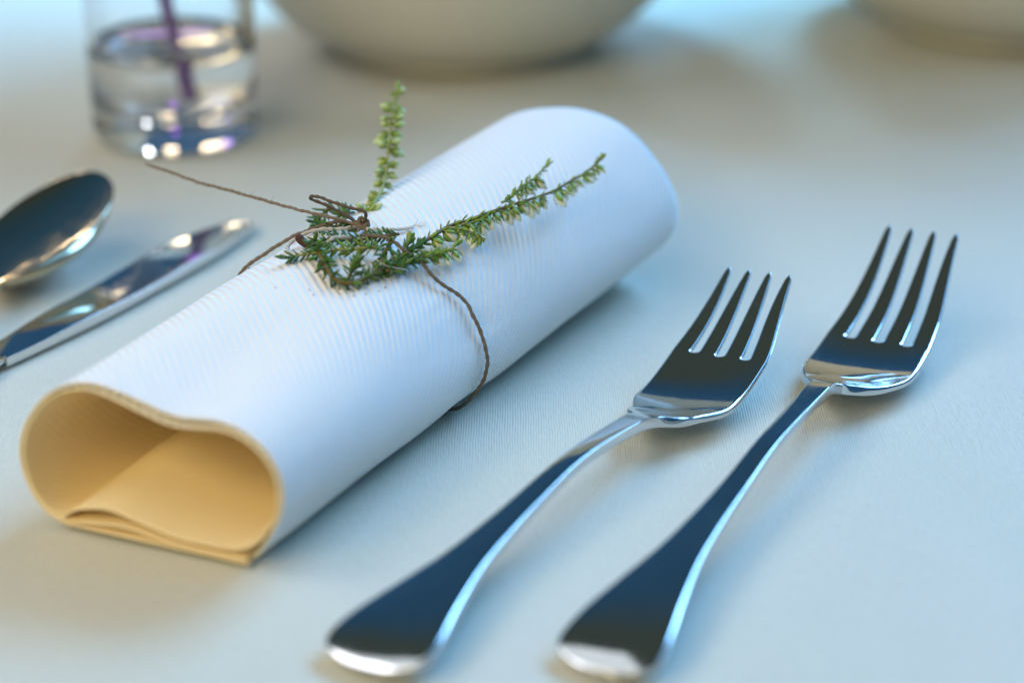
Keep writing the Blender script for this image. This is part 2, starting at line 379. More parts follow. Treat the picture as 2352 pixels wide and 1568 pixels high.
D_HUG = [[-0.01592,-0.04036,0.0006],[-0.01537,-0.0406,0.0006],[-0.01482,-0.04084,0.0006],[-0.01426,-0.04108,0.00106],[-0.01369,-0.04132,0.00157],[-0.01314,-0.04157,0.0021],[-0.01206,-0.04203,0.00323],[-0.01156,-0.04225,0.00382],[-0.01107,-0.04246,0.0044],[-0.01058,-0.04267,0.005],[-0.0101,-0.04288,0.00561],[-0.00918,-0.04328,0.00686],[-0.00874,-0.04347,0.00752],[-0.00832,-0.04365,0.00821],[-0.00794,-0.04381,0.00892],[-0.00761,-0.04396,0.00966],[-0.00705,-0.0442,0.01118],[-0.00682,-0.0443,0.01196],[-0.00662,-0.04439,0.01276],[-0.00647,-0.04445,0.01356],[-0.00636,-0.0445,0.01438],[-0.00627,-0.04454,0.01603],[-0.00629,-0.04453,0.01685],[-0.00636,-0.0445,0.01767],[-0.00646,-0.04445,0.01848],[-0.00661,-0.04439,0.01929],[-0.00698,-0.04423,0.02086],[-0.00721,-0.04413,0.02163],[-0.00745,-0.04403,0.02239],[-0.00772,-0.04391,0.02314],[-0.008,-0.04379,0.02389],[-0.0086,-0.04353,0.02535],[-0.00892,-0.04339,0.02608],[-0.00926,-0.04325,0.02679],[-0.00961,-0.04309,0.0275],[-0.00998,-0.04293,0.02819],[-0.01079,-0.04258,0.02955],[-0.01122,-0.0424,0.03021],[-0.01167,-0.0422,0.03086],[-0.01213,-0.042,0.03148],[-0.01261,-0.04179,0.03209],[-0.01361,-0.04136,0.03328],[-0.01412,-0.04114,0.03386],[-0.01465,-0.04091,0.03442],[-0.01518,-0.04068,0.03497],[-0.01573,-0.04044,0.03551],[-0.01685,-0.03996,0.03654],[-0.01743,-0.03971,0.03704],[-0.01802,-0.03945,0.03753],[-0.01862,-0.03919,0.03799],[-0.01922,-0.03893,0.03845],[-0.02046,-0.0384,0.03932],[-0.02108,-0.03813,0.03974],[-0.02172,-0.03785,0.04015],[-0.02236,-0.03757,0.04054],[-0.02302,-0.03729,0.04091],[-0.02435,-0.03671,0.04161],[-0.02503,-0.03642,0.04192],[-0.02572,-0.03612,0.04222],[-0.02642,-0.03582,0.0425],[-0.02712,-0.03551,0.04275],[-0.02855,-0.03489,0.04318],[-0.02927,-0.03458,0.04336],[-0.02999,-0.03427,0.04353],[-0.03072,-0.03395,0.04367],[-0.03144,-0.03364,0.0438],[-0.0329,-0.03301,0.04401],[-0.03363,-0.03269,0.0441],[-0.03436,-0.03238,0.04417],[-0.03509,-0.03206,0.04423],[-0.03582,-0.03174,0.04428],[-0.03729,-0.03111,0.04435],[-0.03802,-0.03079,0.04436],[-0.03876,-0.03047,0.04436],[-0.03949,-0.03016,0.04435],[-0.04022,-0.02984,0.04433],[-0.04169,-0.02921,0.04425],[-0.04242,-0.02889,0.04419],[-0.04315,-0.02857,0.04412],[-0.04388,-0.02826,0.04403],[-0.04461,-0.02794,0.04394],[-0.04606,-0.02731,0.04371],[-0.04678,-0.027,0.04358],[-0.0475,-0.02669,0.04343],[-0.04822,-0.02638,0.04327],[-0.04894,-0.02607,0.0431],[-0.05037,-0.02545,0.04272],[-0.05108,-0.02514,0.04251],[-0.05178,-0.02483,0.04229],[-0.05249,-0.02453,0.04204],[-0.05318,-0.02423,0.04178],[-0.05456,-0.02363,0.04121],[-0.05524,-0.02334,0.0409],[-0.05591,-0.02305,0.04058],[-0.05658,-0.02276,0.04024],[-0.05724,-0.02247,0.03988],[-0.05854,-0.02191,0.03914],[-0.05918,-0.02163,0.03875],[-0.05982,-0.02136,0.03835],[-0.06045,-0.02108,0.03794],[-0.06107,-0.02081,0.03751],[-0.06169,-0.02055,0.03707],[-0.06289,-0.02002,0.03615],[-0.06348,-0.01977,0.03566],[-0.06406,-0.01952,0.03516],[-0.06463,-0.01927,0.03463],[-0.06518,-0.01904,0.03409],[-0.06622,-0.01858,0.03294],[-0.06672,-0.01837,0.03234],[-0.0672,-0.01816,0.03173],[-0.06767,-0.01796,0.0311],[-0.06812,-0.01776,0.03046],[-0.06896,-0.0174,0.02914],[-0.06936,-0.01722,0.02845],[-0.06974,-0.01706,0.02776],[-0.07009,-0.01691,0.02704],[-0.07043,-0.01676,0.02631],[-0.071,-0.01652,0.0248],[-0.07123,-0.01641,0.02402],[-0.07143,-0.01633,0.02323],[-0.07159,-0.01626,0.02243],[-0.07171,-0.01621,0.02162],[-0.07186,-0.01614,0.02],[-0.07189,-0.01613,0.01918],[-0.07189,-0.01613,0.01837],[-0.07186,-0.01614,0.01755],[-0.07179,-0.01617,0.01674],[-0.07154,-0.01628,0.01513],[-0.07137,-0.01635,0.01434],[-0.07119,-0.01643,0.01355],[-0.07098,-0.01652,0.01278],[-0.07075,-0.01662,0.01202],[-0.07026,-0.01683,0.01051],[-0.07,-0.01695,0.00976],[-0.06972,-0.01707,0.00901],[-0.06942,-0.0172,0.00827],[-0.0691,-0.01734,0.00754],[-0.06839,-0.01765,0.00612],[-0.06799,-0.01782,0.00542],[-0.06755,-0.01801,0.00475],[-0.06709,-0.01821,0.00411],[-0.06663,-0.01841,0.00352],[-0.06593,-0.01871,0.00225],[-0.06554,-0.01888,0.0015],[-0.06497,-0.01912,0.00081],[-0.06427,-0.01943,0.0006],[-0.06353,-0.01975,0.0006],[-0.06204,-0.02039,0.0006],[-0.06127,-0.02073,0.0006],[-0.0605,-0.02106,0.0006],[-0.05978,-0.02137,0.0006],[-0.05905,-0.02169,0.0006],[-0.0576,-0.02232,0.0006],[-0.05688,-0.02263,0.0006],[-0.05615,-0.02294,0.0006],[-0.05543,-0.02326,0.0006],[-0.0547,-0.02357,0.0006],[-0.05325,-0.0242,0.0006],[-0.05253,-0.02451,0.0006],[-0.0518,-0.02483,0.0006],[-0.05108,-0.02514,0.0006],[-0.05035,-0.02545,0.0006],[-0.0489,-0.02608,0.0006],[-0.04818,-0.0264,0.0006],[-0.04745,-0.02671,0.0006],[-0.04673,-0.02702,0.0006],[-0.046,-0.02734,0.0006],[-0.04455,-0.02796,0.0006],[-0.04383,-0.02828,0.0006],[-0.0431,-0.02859,0.0006],[-0.04238,-0.02891,0.0006],[-0.04165,-0.02922,0.0006],[-0.0402,-0.02985,0.0006],[-0.03948,-0.03016,0.0006],[-0.03875,-0.03048,0.0006],[-0.03803,-0.03079,0.0006],[-0.0373,-0.0311,0.0006],[-0.03585,-0.03173,0.0006],[-0.03513,-0.03205,0.0006],[-0.0344,-0.03236,0.0006],[-0.03368,-0.03267,0.0006],[-0.03295,-0.03299,0.0006],[-0.0315,-0.03361,0.0006],[-0.03078,-0.03393,0.0006],[-0.03005,-0.03424,0.0006],[-0.02933,-0.03456,0.0006],[-0.0286,-0.03487,0.0006],[-0.02715,-0.0355,0.0006],[-0.02643,-0.03581,0.0006],[-0.0257,-0.03613,0.0006],[-0.02498,-0.03644,0.0006],[-0.02425,-0.03675,0.0006],[-0.0228,-0.03738,0.0006],[-0.02208,-0.0377,0.0006],[-0.02135,-0.03801,0.0006],[-0.02063,-0.03832,0.0006],[-0.0199,-0.03864,0.0006],[-0.01845,-0.03926,0.0006],[-0.01773,-0.03958,0.0006],[-0.017,-0.03989,0.0006]]
D_RIGHT = [[-0.03892,-0.02946,0.04474],[-0.03413,-0.03653,0.04688],[-0.03018,-0.03879,0.04658],[-0.02754,-0.04117,0.04543],[-0.02501,-0.04163,0.04356],[-0.02206,-0.04208,0.04101],[-0.01911,-0.04273,0.03762]]
D_LEFT = [[-0.04065,-0.02555,0.04625],[-0.0429,-0.02426,0.0461],[-0.04496,-0.02308,0.04567],[-0.04703,-0.02206,0.04489],[-0.04919,-0.02025,0.0436],[-0.05198,-0.01832,0.04206],[-0.0546,-0.01646,0.04032],[-0.05883,-0.01492,0.03783],[-0.07086,-0.01589,0.02943]]
D_CRUMBS = [[-0.06608,-0.03942,0.03935],[-0.0574,-0.05808,0.04139],[-0.04788,-0.06113,0.04067],[-0.03834,-0.05972,0.03987],[-0.0356,-0.05805,0.03971],[-0.03252,-0.05512,0.03928],[-0.03105,-0.0534,0.0396],[-0.04913,-0.05891,0.04105]]
D_FIBRE = [[-0.03482,-0.04512,0.04594],[-0.03375,-0.0476,0.04502],[-0.0321,-0.04928,0.04432],[-0.03026,-0.04883,0.0433],[-0.02812,-0.04797,0.04247],[-0.026,-0.04647,0.04155]]
D_DRY = [[-0.05445,-0.02948,0.04468],[-0.05386,-0.03001,0.04342],[-0.0525,-0.03039,0.04253],[-0.05094,-0.03066,0.0419]]
SEC_FRONT = [[0,0],[-0.0048,0.0065],[-0.0095,0.0151],[-0.01,0.0205],[-0.0095,0.0246],[-0.0075,0.0285],[-0.0018,0.0331],[0.0057,0.0349],[0.0168,0.0338],[0.0278,0.0366],[0.0391,0.0381],[0.049,0.0342],[0.0562,0.0263],[0.0596,0.018],[0.0592,0.0115],[0.0563,0.0052],[0.052,0.0014],[0.046,0],[0.025,0]]
SEC_TIE = [[0,0],[-0.0044,0.0039],[-0.0087,0.0095],[-0.0103,0.0159],[-0.0088,0.0228],[-0.0046,0.0304],[0.0025,0.0372],[0.0115,0.042],[0.022,0.0437],[0.033,0.043],[0.043,0.04],[0.0525,0.034],[0.0585,0.026],[0.06,0.018],[0.058,0.01],[0.0545,0.004],[0.049,0],[0.025,0]]
SEC_BACK = [[0,0],[-0.0054,0.005],[-0.014,0.0145],[-0.0158,0.0216],[-0.0143,0.0281],[-0.0087,0.0367],[-0.0004,0.0449],[0.0092,0.0487],[0.0216,0.0495],[0.0369,0.0454],[0.048,0.037],[0.0545,0.027],[0.0565,0.017],[0.055,0.01],[0.053,0.005],[0.047,0],[0.035,0],[0.02,0]]

# ------------------------------------------------------------------ tablecloth: one sheet, softly uneven
def build_cloth():
    xs = np.concatenate([np.linspace(-1.6, -.42, 24), np.linspace(-.4, .45, 120), np.linspace(.47, 1.6, 24)])
    ys = np.concatenate([np.linspace(-.95, -.32, 14), np.linspace(-.3, .6, 130), np.linspace(.62, 1.6, 24)])
    V, F = [], []
    nx = len(xs)
    for y in ys:
        for x in xs:
            h = noise.noise(Vector((x * 9, y * 7, 1.7))) * .0012 + noise.noise(Vector((x * 23 + y * 9, y * 13, 4.1))) * .0004
            V.append((x, y, h - .0009))
    for j in range(len(ys) - 1):
        for i in range(nx - 1):
            k = j * nx + i
            F.append((k, k + 1, k + nx + 1, k + nx))
    o = part('tablecloth', V, F, CLOTH)
    tag(o, 'pale woven tablecloth spread under the whole place setting', 'tablecloth')
build_cloth()

# ------------------------------------------------------------------ rolled paper napkin
NA = np.array([-.0589, -.1223, 0]); NL = .2024
NAX = np.array([.4608, .8875, 0]); NE = np.array([-.9177, .3973, 0])
NT = .00042
def smooth_open(p, n=None, step=None):
    p = np.array(p, float); p3 = np.c_[p, np.zeros(len(p))]
    o = spline(p3, .0002)[:, :2]
    s = np.r_[0, np.cumsum(np.linalg.norm(np.diff(o, axis=0), axis=1))]
    x = np.linspace(0, s[-1], n)
    return np.stack([np.interp(x, s, o[:, k]) for k in (0, 1)], 1)

def napkin_section(pts, n):
    l = smooth_open(pts + [pts[0]], n)
    ker = np.hanning(15); ker /= ker.sum()
    for k in (0, 1):
        q = np.r_[2 * l[0, k] - l[7:0:-1, k], l[:, k], 2 * l[-1, k] - l[-2:-9:-1, k]]
        l[:, k] = np.convolve(q, ker, 'valid')
    l[:, 1] = np.maximum(l[:, 1], 0.0)
    return l

def sheet(name, sections, parent, mats, thick, s_list, close_ends=True):
    """a paper sheet: list of profiles (u,z) along the roll; outside first, thickness goes inward (to the right of travel)"""
    S, N = len(sections), len(sections[0])
    outer, inner, uvs = [], [], []
    for s, q in zip(s_list, sections):
        t = np.gradient(q, axis=0); t /= np.linalg.norm(t, axis=1)[:, None] + 1e-12
        nrm = np.stack([-t[:, 1], t[:, 0]], 1)
        w = q + nrm * thick
        outer.append(NA + NAX * s + q[:, :1] * NE + np.array([0, 0, 1.]) * q[:, 1:])
        inner.append(NA + NAX * s + w[:, :1] * NE + np.array([0, 0, 1.]) * np.maximum(w[:, 1:], .0002))
    V = np.vstack([np.array(outer).reshape(-1, 3), np.array(inner).reshape(-1, 3)])
    K = S * N
    F, M = [], []
    for i in range(S - 1):
        for j in range(N - 1):
            a = i * N + j
            F.append((a, a + 1, a + N + 1, a + N)); M.append(0)
            F.append((K + a, K + a + N, K + a + N + 1, K + a + 1)); M.append(1)
    for j in range(N - 1):
        F.append((j, K + j, K + j + 1, j + 1)); M.append(1)
        a = (S - 1) * N + j
        F.append((a, a + 1, K + a + 1, K + a)); M.append(1)
    for i in range(S - 1):
        a = i * N
        F.append((a, a + N, K + a + N, K + a)); M.append(1)
        a = i * N + N - 1
        F.append((a, K + a, K + a + N, a + N)); M.append(1)
    o = part(name, V, F, mats, parent, True, M)
    me = o.data
    arc = np.r_[0, np.cumsum(np.linalg.norm(np.diff(sections[0], axis=0), axis=1))]
    us = np.repeat(np.array(s_list), N); vs = np.tile(arc, S)
    uvv = np.stack([np.r_[us, us], np.r_[vs, vs]], 1)
    uvl = me.uv_layers.new(name='UVMap')
    idx = np.zeros(len(me.loops), int); me.loops.foreach_get('vertex_index', idx)
    uvl.data.foreach_set('uv', uvv[idx].ravel())
    # crisp paper edges
    for e in me.edges: pass
    return o

def build_napkin():
    root = thing('rolled_napkin', (-.03, -.03, 0), 'white ribbed paper napkin rolled into a tube and tied with twine', 'napkin')
    n = 170
    LF, LT, LR = [napkin_section(q, n) for q in (SEC_FRONT, SEC_TIE, SEC_BACK)]
    s_list = np.concatenate([[0, .0006], np.linspace(.002, NL, 92)])
    outs, ins, plies = [], [], []
    for s in s_list:
        if s < .092:
            a = s / .092; w = a * a * (3 - 2 * a) * .5 + a * .5
            l = LF * (1 - w) + LT * w
        else:
            a = (s - .092) / (NL - .092); w = a * a * (3 - 2 * a) * .5 + a * .5
            l = LT * (1 - w) + LR * w
        # a little slack and creasing in the paper between the tie and the ends
        k = math.exp(-((s - .0925) / .016) ** 2)
        c = l.mean(0)
        d = l - c; rr = np.linalg.norm(d, axis=1)[:, None]
        l = l - d / rr * (.0006 * k)
        wav = np.array([noise.noise(Vector((s * 30, q[0] * 60, q[1] * 60))) for q in l])[:, None] * .00035
        l = l + d / rr * wav * min(1, s / .01)
        # small pulls in the paper fanning out from the tie
        kk = math.exp(-abs(s - .0925) / .012) * (1 - math.exp(-((s - .0925) / .003) ** 2) * .6)
        pull = np.array([noise.noise(Vector((s * 22, i * .16, 5.3))) + .5 * noise.noise(Vector((s * 60, i * .4, 1.3))) for i in range(len(l))])[:, None]
        l = l + d / rr * pull * (.0007 * kk + .00012)
        l[:, 1] = np.maximum(l[:, 1], .0003)
        l = l[::-1]          # from the free corner along the table to the left, up, over the top and down the right side
        outs.append(l[: n - 3])
        # the roll carries on inside: down the right wall, then folded back and forth on the floor of the tube
        g = 1 + .6 * min(1, s / .03)
        p1 = [(-.0062, .0115), (-.0030, .0066), (.0020, .0036), (.0086, .0026 + .0003 * g), (.0185, .0030 * g), (.0293, .0052 * g), (.0365, .0064 * g), (.0440, .0050 * g), (.0480, .0026), (.0488, .0017), (.0470, .0016), (.0410, .0023), (.0314, .0031), (.0206, .0018), (.0100, .0015), (.0005, .0017)]
        plies.append(smooth_open(p1, 90))
        # second turn of paper lining the top, a little slack under the dip of the front end
        i0, i1 = int(n * .27), int(n * .93)
        lt = np.gradient(l, axis=0); lt /= np.linalg.norm(lt, axis=1)[:, None]
        nrm = np.stack([-lt[:, 1], lt[:, 0]], 1)[i0:i1]
        g2 = np.linspace(0, 1, i1 - i0)
        gap = .0007 + (.0013 * math.exp(-s / .02) + .0003) * np.exp(-((g2 - .62) / .2) ** 2) + .0004 * np.sin(g2 * 9) ** 2
        ins.append(l[i0:i1] + nrm * gap[:, None])
    sheet('outer_wrap', outs, root, [PAPER, PAPER_IN], NT, s_list)
    sheet('inner_wrap', ins, root, [PAPER, PAPER_IN], NT, s_list)
    sheet('inner_fold', plies, root, [PAPER_IN, PAPER_IN], NT, s_list)
build_napkin()

# ------------------------------------------------------------------ forks
def build_fork(name, label, origin, yaw, roll, xk, zk, wk, slot_x, group):
    root = thing(name, (origin[0], origin[1], 0), label, 'fork', group)
    root.rotation_euler = (0, 0, yaw)
    L = xk[-1]
    st = np.unique(np.concatenate([
        [0, .0004, .0014, .003, .005, .0075], np.linspace(.011, xk[7] - .004, 22), np.linspace(xk[7] - .002, xk[10] + .002, 18),
        np.linspace(xk[10] + .003, slot_x - .0026, 12), [slot_x - .0016, slot_x - .0008, slot_x, slot_x + .0012, slot_x + .003], np.linspace(slot_x + .006, L - .004, 10), [L - .0022, L - .001, L]]))
    i_s = int(np.argmin(abs(st - slot_x)))
    z = pchip(xk, zk, st)
    # round off the kinks of the profile
    fine = np.linspace(0, L, 600); zf = pchip(xk, zk, fine)
    ker = np.hanning(21); ker /= ker.sum()
    zf = np.convolve(np.r_[zf[0] - (zf[10:0:-1] - zf[0]), zf, 2 * zf[-1] - zf[-2:-12:-1]], ker, 'valid')[:600]
    z = np.interp(st, fine, zf)
    w = pchip(xk, wk, st)
    # rounded butt of the handle
    e = np.clip(st / .006, 0, 1); w = np.where(st < .006, np.maximum(.0006, pchip(xk, wk, np.full_like(st, .006)) * np.sqrt(np.clip(1 - (1 - e) ** 2, 0, 1))), w)
    sw = .0024; ws = w[i_s]; tw = (2 * ws - 3 * sw) / 4
    edges = []
    x0 = ws
    for k in range(4):
        edges.append((x0, x0 - tw)); x0 -= tw + sw
    def lines(i):
        x = st[i]; 
        if i <= i_s:
            e = [(a * w[i] / ws, b * w[i] / ws) for a, b in edges]
        else:
            f = (x - slot_x) / (L - slot_x)
            tipc = np.array([.93, .31, -.31, -.93]) * wk[-1]
            half = (tw / 2) * (1 - .18 * f - .54 * f * f) * math.sqrt(max(0, min(1, (1.0 - f) / .05))) + .00010
            e = []
            for k in range(4):
                c0 = sum(edges[k]) / 2
                c = c0 * (1 - f) + tipc[k] * f
                if k == 0: c = (w[i] - half) * (1 - f) + tipc[0] * f
                if k == 3: c = (-w[i] + half) * (1 - f) + tipc[3] * f
                e.append((c + half, c - half))
        out = []
        for k in range(4):
            out += list(np.linspace(e[k][0], e[k][1], 5))
            if k < 3: out.append((e[k][1] + e[k + 1][0]) / 2)
        return np.array(out)          # 23 lines
    NC = 23
    slot_cells = {4, 5, 10, 11, 16, 17}
    slot_mid = {5, 11, 17}
    mid = np.zeros((len(st), NC, 3))
    for i, x in enumerate(st):
        y = lines(i)
        vv = y / max(w[i], 1e-6)
        hand = float(np.clip((xk[7] + .002 - x) / .012, 0, 1))
        head = float(np.clip((x - xk[9]) / .01, 0, 1)) * float(np.clip((slot_x + .01 - x) / .02, 0, 1))
        crown = hand * .0003 * np.minimum(1, w[i] / .005) * (1 - np.abs(vv) ** 2.6) - head * .0007 * (1 - vv ** 2)
        mid[i, :, 0] = x; mid[i, :, 1] = y; mid[i, :, 2] = z[i] + crown - hand * .0003
    for k in slot_mid:
        mid[i_s, k, 0] -= .0011; mid[i_s - 1, k, 0] -= .0006; mid[i_s - 2, k, 0] -= .0002
    # normals of the mid sheet
    gx = np.gradient(mid, axis=0); gy = np.gradient(mid, axis=1)
    nr = np.cross(gx, gy); nr *= -np.sign(nr[..., 2:3] + 1e-9) * -1
    nr /= np.linalg.norm(nr, axis=2)[..., None] + 1e-12
    nr = np.where(nr[..., 2:3] < 0, -nr, nr)
    th = np.interp(st, [0, .01, xk[6], xk[7], xk[9], xk[10], L - .006, L], [.0024, .0027, .0029, .0031, .0025, .0020, .0015, .0009])
    top = mid; bot = mid - nr * th[:, None, None]
    V = np.vstack([top.reshape(-1, 3), bot.reshape(-1, 3)]); K = len(st) * NC
    quads = []
    for i in range(len(st) - 1):
        for j in range(NC - 1):
            if i >= i_s and j in slot_cells: continue
            quads.append((i, j))
    has = set(quads)
    F, lab = [], []
    def region(i, j):
        if i >= i_s: return 2 + (0 if j < 4 else 1 if j < 10 else 2 if j < 16 else 3)
        return 0 if st[i] < xk[8] else 1
    for i, j in quads:
        a = i * NC + j; r = region(i, j)
        F.append((a, a + 1, a + NC + 1, a + NC)); lab.append(r)
        F.append((K + a, K + a + NC, K + a + NC + 1, K + a + 1)); lab.append(r)
        for (di, dj, p, q) in ((-1, 0, a, a + 1), (1, 0, a + NC + 1, a + NC), (0, -1, a + NC, a), (0, 1, a + 1, a + NC + 1)):
            if (i + di, j + dj) not in has:
                F.append((q, p, K + p, K + q)); lab.append(r)
    # roll the whole fork a touch to one side, as it lies
    cr, sr = math.cos(roll), math.sin(roll)
    y = V[:, 1] * cr - V[:, 2] * sr; zz = V[:, 1] * sr + V[:, 2] * cr
    V = np.stack([V[:, 0], y, zz], 1)
    # lowest point touches the cloth
    V[:, 2] += .0001 - V[:, 2].min()
    me = bpy.data.meshes.new('tmp'); me.from_pydata(V.tolist(), [], F)
    me.polygons.foreach_set('material_index', lab)
    for _ in range(6): me.materials.append(STEEL)
    me.polygons.foreach_set('use_smooth', [True] * len(F))
    tmp = bpy.data.objects.new('tmp', me); COL.objects.link(tmp)
    sd = tmp.modifiers.new('s', 'SUBSURF'); sd.levels = 2; sd.render_levels = 2
    bpy.context.view_layer.update()
    ev = tmp.evaluated_get(bpy.context.evaluated_depsgraph_get()); m2 = bpy.data.meshes.new_from_object(ev)
    bpy.data.objects.remove(tmp)
    nv = len(m2.vertices)
    co = np.zeros(nv * 3); m2.vertices.foreach_get('co', co); co = co.reshape(-1, 3)
    no = np.zeros(nv * 3); m2.vertices.foreach_get('normal', no); no = no.reshape(-1, 3)
    mi = np.zeros(len(m2.polygons), int); m2.polygons.foreach_get('material_index', mi)
    lv = np.zeros(len(m2.loops), int); m2.loops.foreach_get('vertex_index', lv)
    ls = np.zeros(len(m2.polygons), int); m2.polygons.foreach_get('loop_start', ls)
    for r, nm in enumerate(['handle', 'head', 'tine', 'tine', 'tine', 'tine']):
        fs = [lv[a:a + 4] for a in ls[mi == r]]
        used, inv = np.unique(np.concatenate(fs), return_inverse=True)
        mm = mesh(nm, co[used], inv.reshape(-1, 4), STEEL)
        mm.normals_split_custom_set_from_vertices([tuple(q) for q in no[used]])
        link(nm, mm, root)
    return root
FORK_GROUP = 'forks laid to the right of the napkin'
build_fork('salad_fork', 'shorter steel fork, the one nearer the napkin', (-.0305, -.1690), 1.0342, -.0726,
    [0, .0032, .0105, .0232, .0422, .0654, .0897, .1182, .1255, .1298, .1361, .1456, .1667, .1931],
    [.0006, .0021, .0042, .0058, .0074, .0094, .0112, .0089, .0070, .0057, .0041, .0032, .0078, .0226],
    [.0045, .0132, .0126, .0095, .0054, .0035, .0028, .0031, .0038, .0080, .0098, .0136, .0136, .0096], .1672, FORK_GROUP)
build_fork('dinner_fork', 'longer steel fork farther from the napkin, rightmost piece of cutlery', (.0172, -.1698), 1.1011, -.0335,
    [0, .0036, .0120, .0264, .0479, .0743, .1019, .1342, .1426, .1474, .1546, .1654, .1893, .2193],
    [.0006, .0022, .0045, .0062, .0075, .0091, .0114, .0110, .0078, .0060, .0043, .0032, .0072, .0245],
    [.0042, .0120, .0114, .0086, .0050, .0032, .0026, .0030, .0036, .0082, .0122, .0149, .0144, .0104], .1811, FORK_GROUP)


# ------------------------------------------------------------------ knife and spoon on the left
def prism(outline_top, z_top, z_bot, inset):
    """a flat blade: outline (x,y) list, softly domed top"""
    pass

def build_knife():
    ax = np.array([math.cos(R(63.95)), math.sin(R(63.95)), 0]); nn = np.array([-ax[1], ax[0], 0])
    tip = np.array([-.0816, .0990, 0])
    root = thing('table_knife', (-.11, .04, 0), 'polished steel table knife between the spoon and the rolled napkin', 'knife')
    xk = [0, -.0012, -.004, -.009, -.016, -.024, -.033, -.045, -.060, -.080, -.100, -.116, -.1235]
    far = [.0030, .0054, .0072, .0094, .0113, .0124, .0130, .0130, .0129, .0124, .0118, .0112, .0095]
    near = [.0016, -.0004, -.0022, -.0030, -.0038, -.0045, -.0049, -.0048, -.0045, -.0040, -.0024, -.0006, .0004]
    xs = -np.concatenate([[0, .0004, .0012, .0024], np.linspace(.004, .119, 60), [.121, .1225, .1235]])
    o = np.argsort(xk)
    fa = pchip(np.array(xk)[o], np.array(far)[o], xs); ne = pchip(np.array(xk)[o], np.array(near)[o], xs)
    M = 12
    V, F = [], []
    for x, a, b in zip(xs, fa, ne):
        for j in range(M + 1):
            v = j / M                       # 0 spine (near, thick) .. 1 cutting edge (far, thin)
            y = b + (a - b) * v
            h = .0030 - .0011 * v ** 1.2 + .00028 * math.sin(114 * x - .58) + .0001 * math.sin(math.pi * v)
            k = min(1, (-x + .0006) / .004)
            h = .0012 + (h - .0012) * k
            V.append(tip + ax * x + nn * y + np.array([0, 0, h]))
    n0 = len(V)
    for x, a, b in zip(xs, fa, ne):
        for j in range(M + 1):
            v = j / M; y = b + (a - b) * v
            V.append(tip + ax * x + nn * y + np.array([0, 0, .0002 + .0006 * v]))
    W = M + 1; S = len(xs)
    for i in range(S - 1):
        for j in range(M):
            p = i * W + j
            F.append((p, p + 1, p + W + 1, p + W)); F.append((n0 + p, n0 + p + W, n0 + p + W + 1, n0 + p + 1))
        p = i * W; F.append((p, p + W, n0 + p + W, n0 + p))
        p = i * W + M; F.append((p + W, p, n0 + p, n0 + p + W))
    for j in range(M):
        F.append((j + 1, j, n0 + j, n0 + j + 1)); p = (S - 1) * W + j; F.append((p, p + 1, n0 + p + 1, n0 + p))
    b = part('blade', V, F, STEEL, root)
    bv = b.modifiers.new('edge', 'BEVEL'); bv.width = .0003; bv.segments = 2; bv.limit_method = 'ANGLE'; bv.angle_limit = R(40)
    # handle: an oval bar that runs on out of the picture
    xs = np.linspace(-.1225, -.228, 30)
    V = []; seg = 16
    for i, x in enumerate(xs):
        f = (x + .1225) / -.1055
        ry = np.interp(f, [0, .1, .5, .9, 1], [.0042, .0055, .0072, .0086, .0046]); rz = np.interp(f, [0, .1, .6, 1], [.0014, .0022, .0036, .003])
        for a in np.linspace(0, 2 * math.pi, seg, endpoint=False):
            V.append(tip + ax * x + nn * (.0048 + ry * math.cos(a)) + np.array([0, 0, .0017 + .0026 * min(1, f * 4) + rz * math.sin(a)]))
    F = [(i * seg + j, (i + 1) * seg + j, (i + 1) * seg + (j + 1) % seg, i * seg + (j + 1) % seg) for i in range(29) for j in range(seg)]
    F += [tuple(range(seg)), tuple(reversed(range(29 * seg, 30 * seg)))]
    part('handle', V, F, STEEL, root)
build_knife()

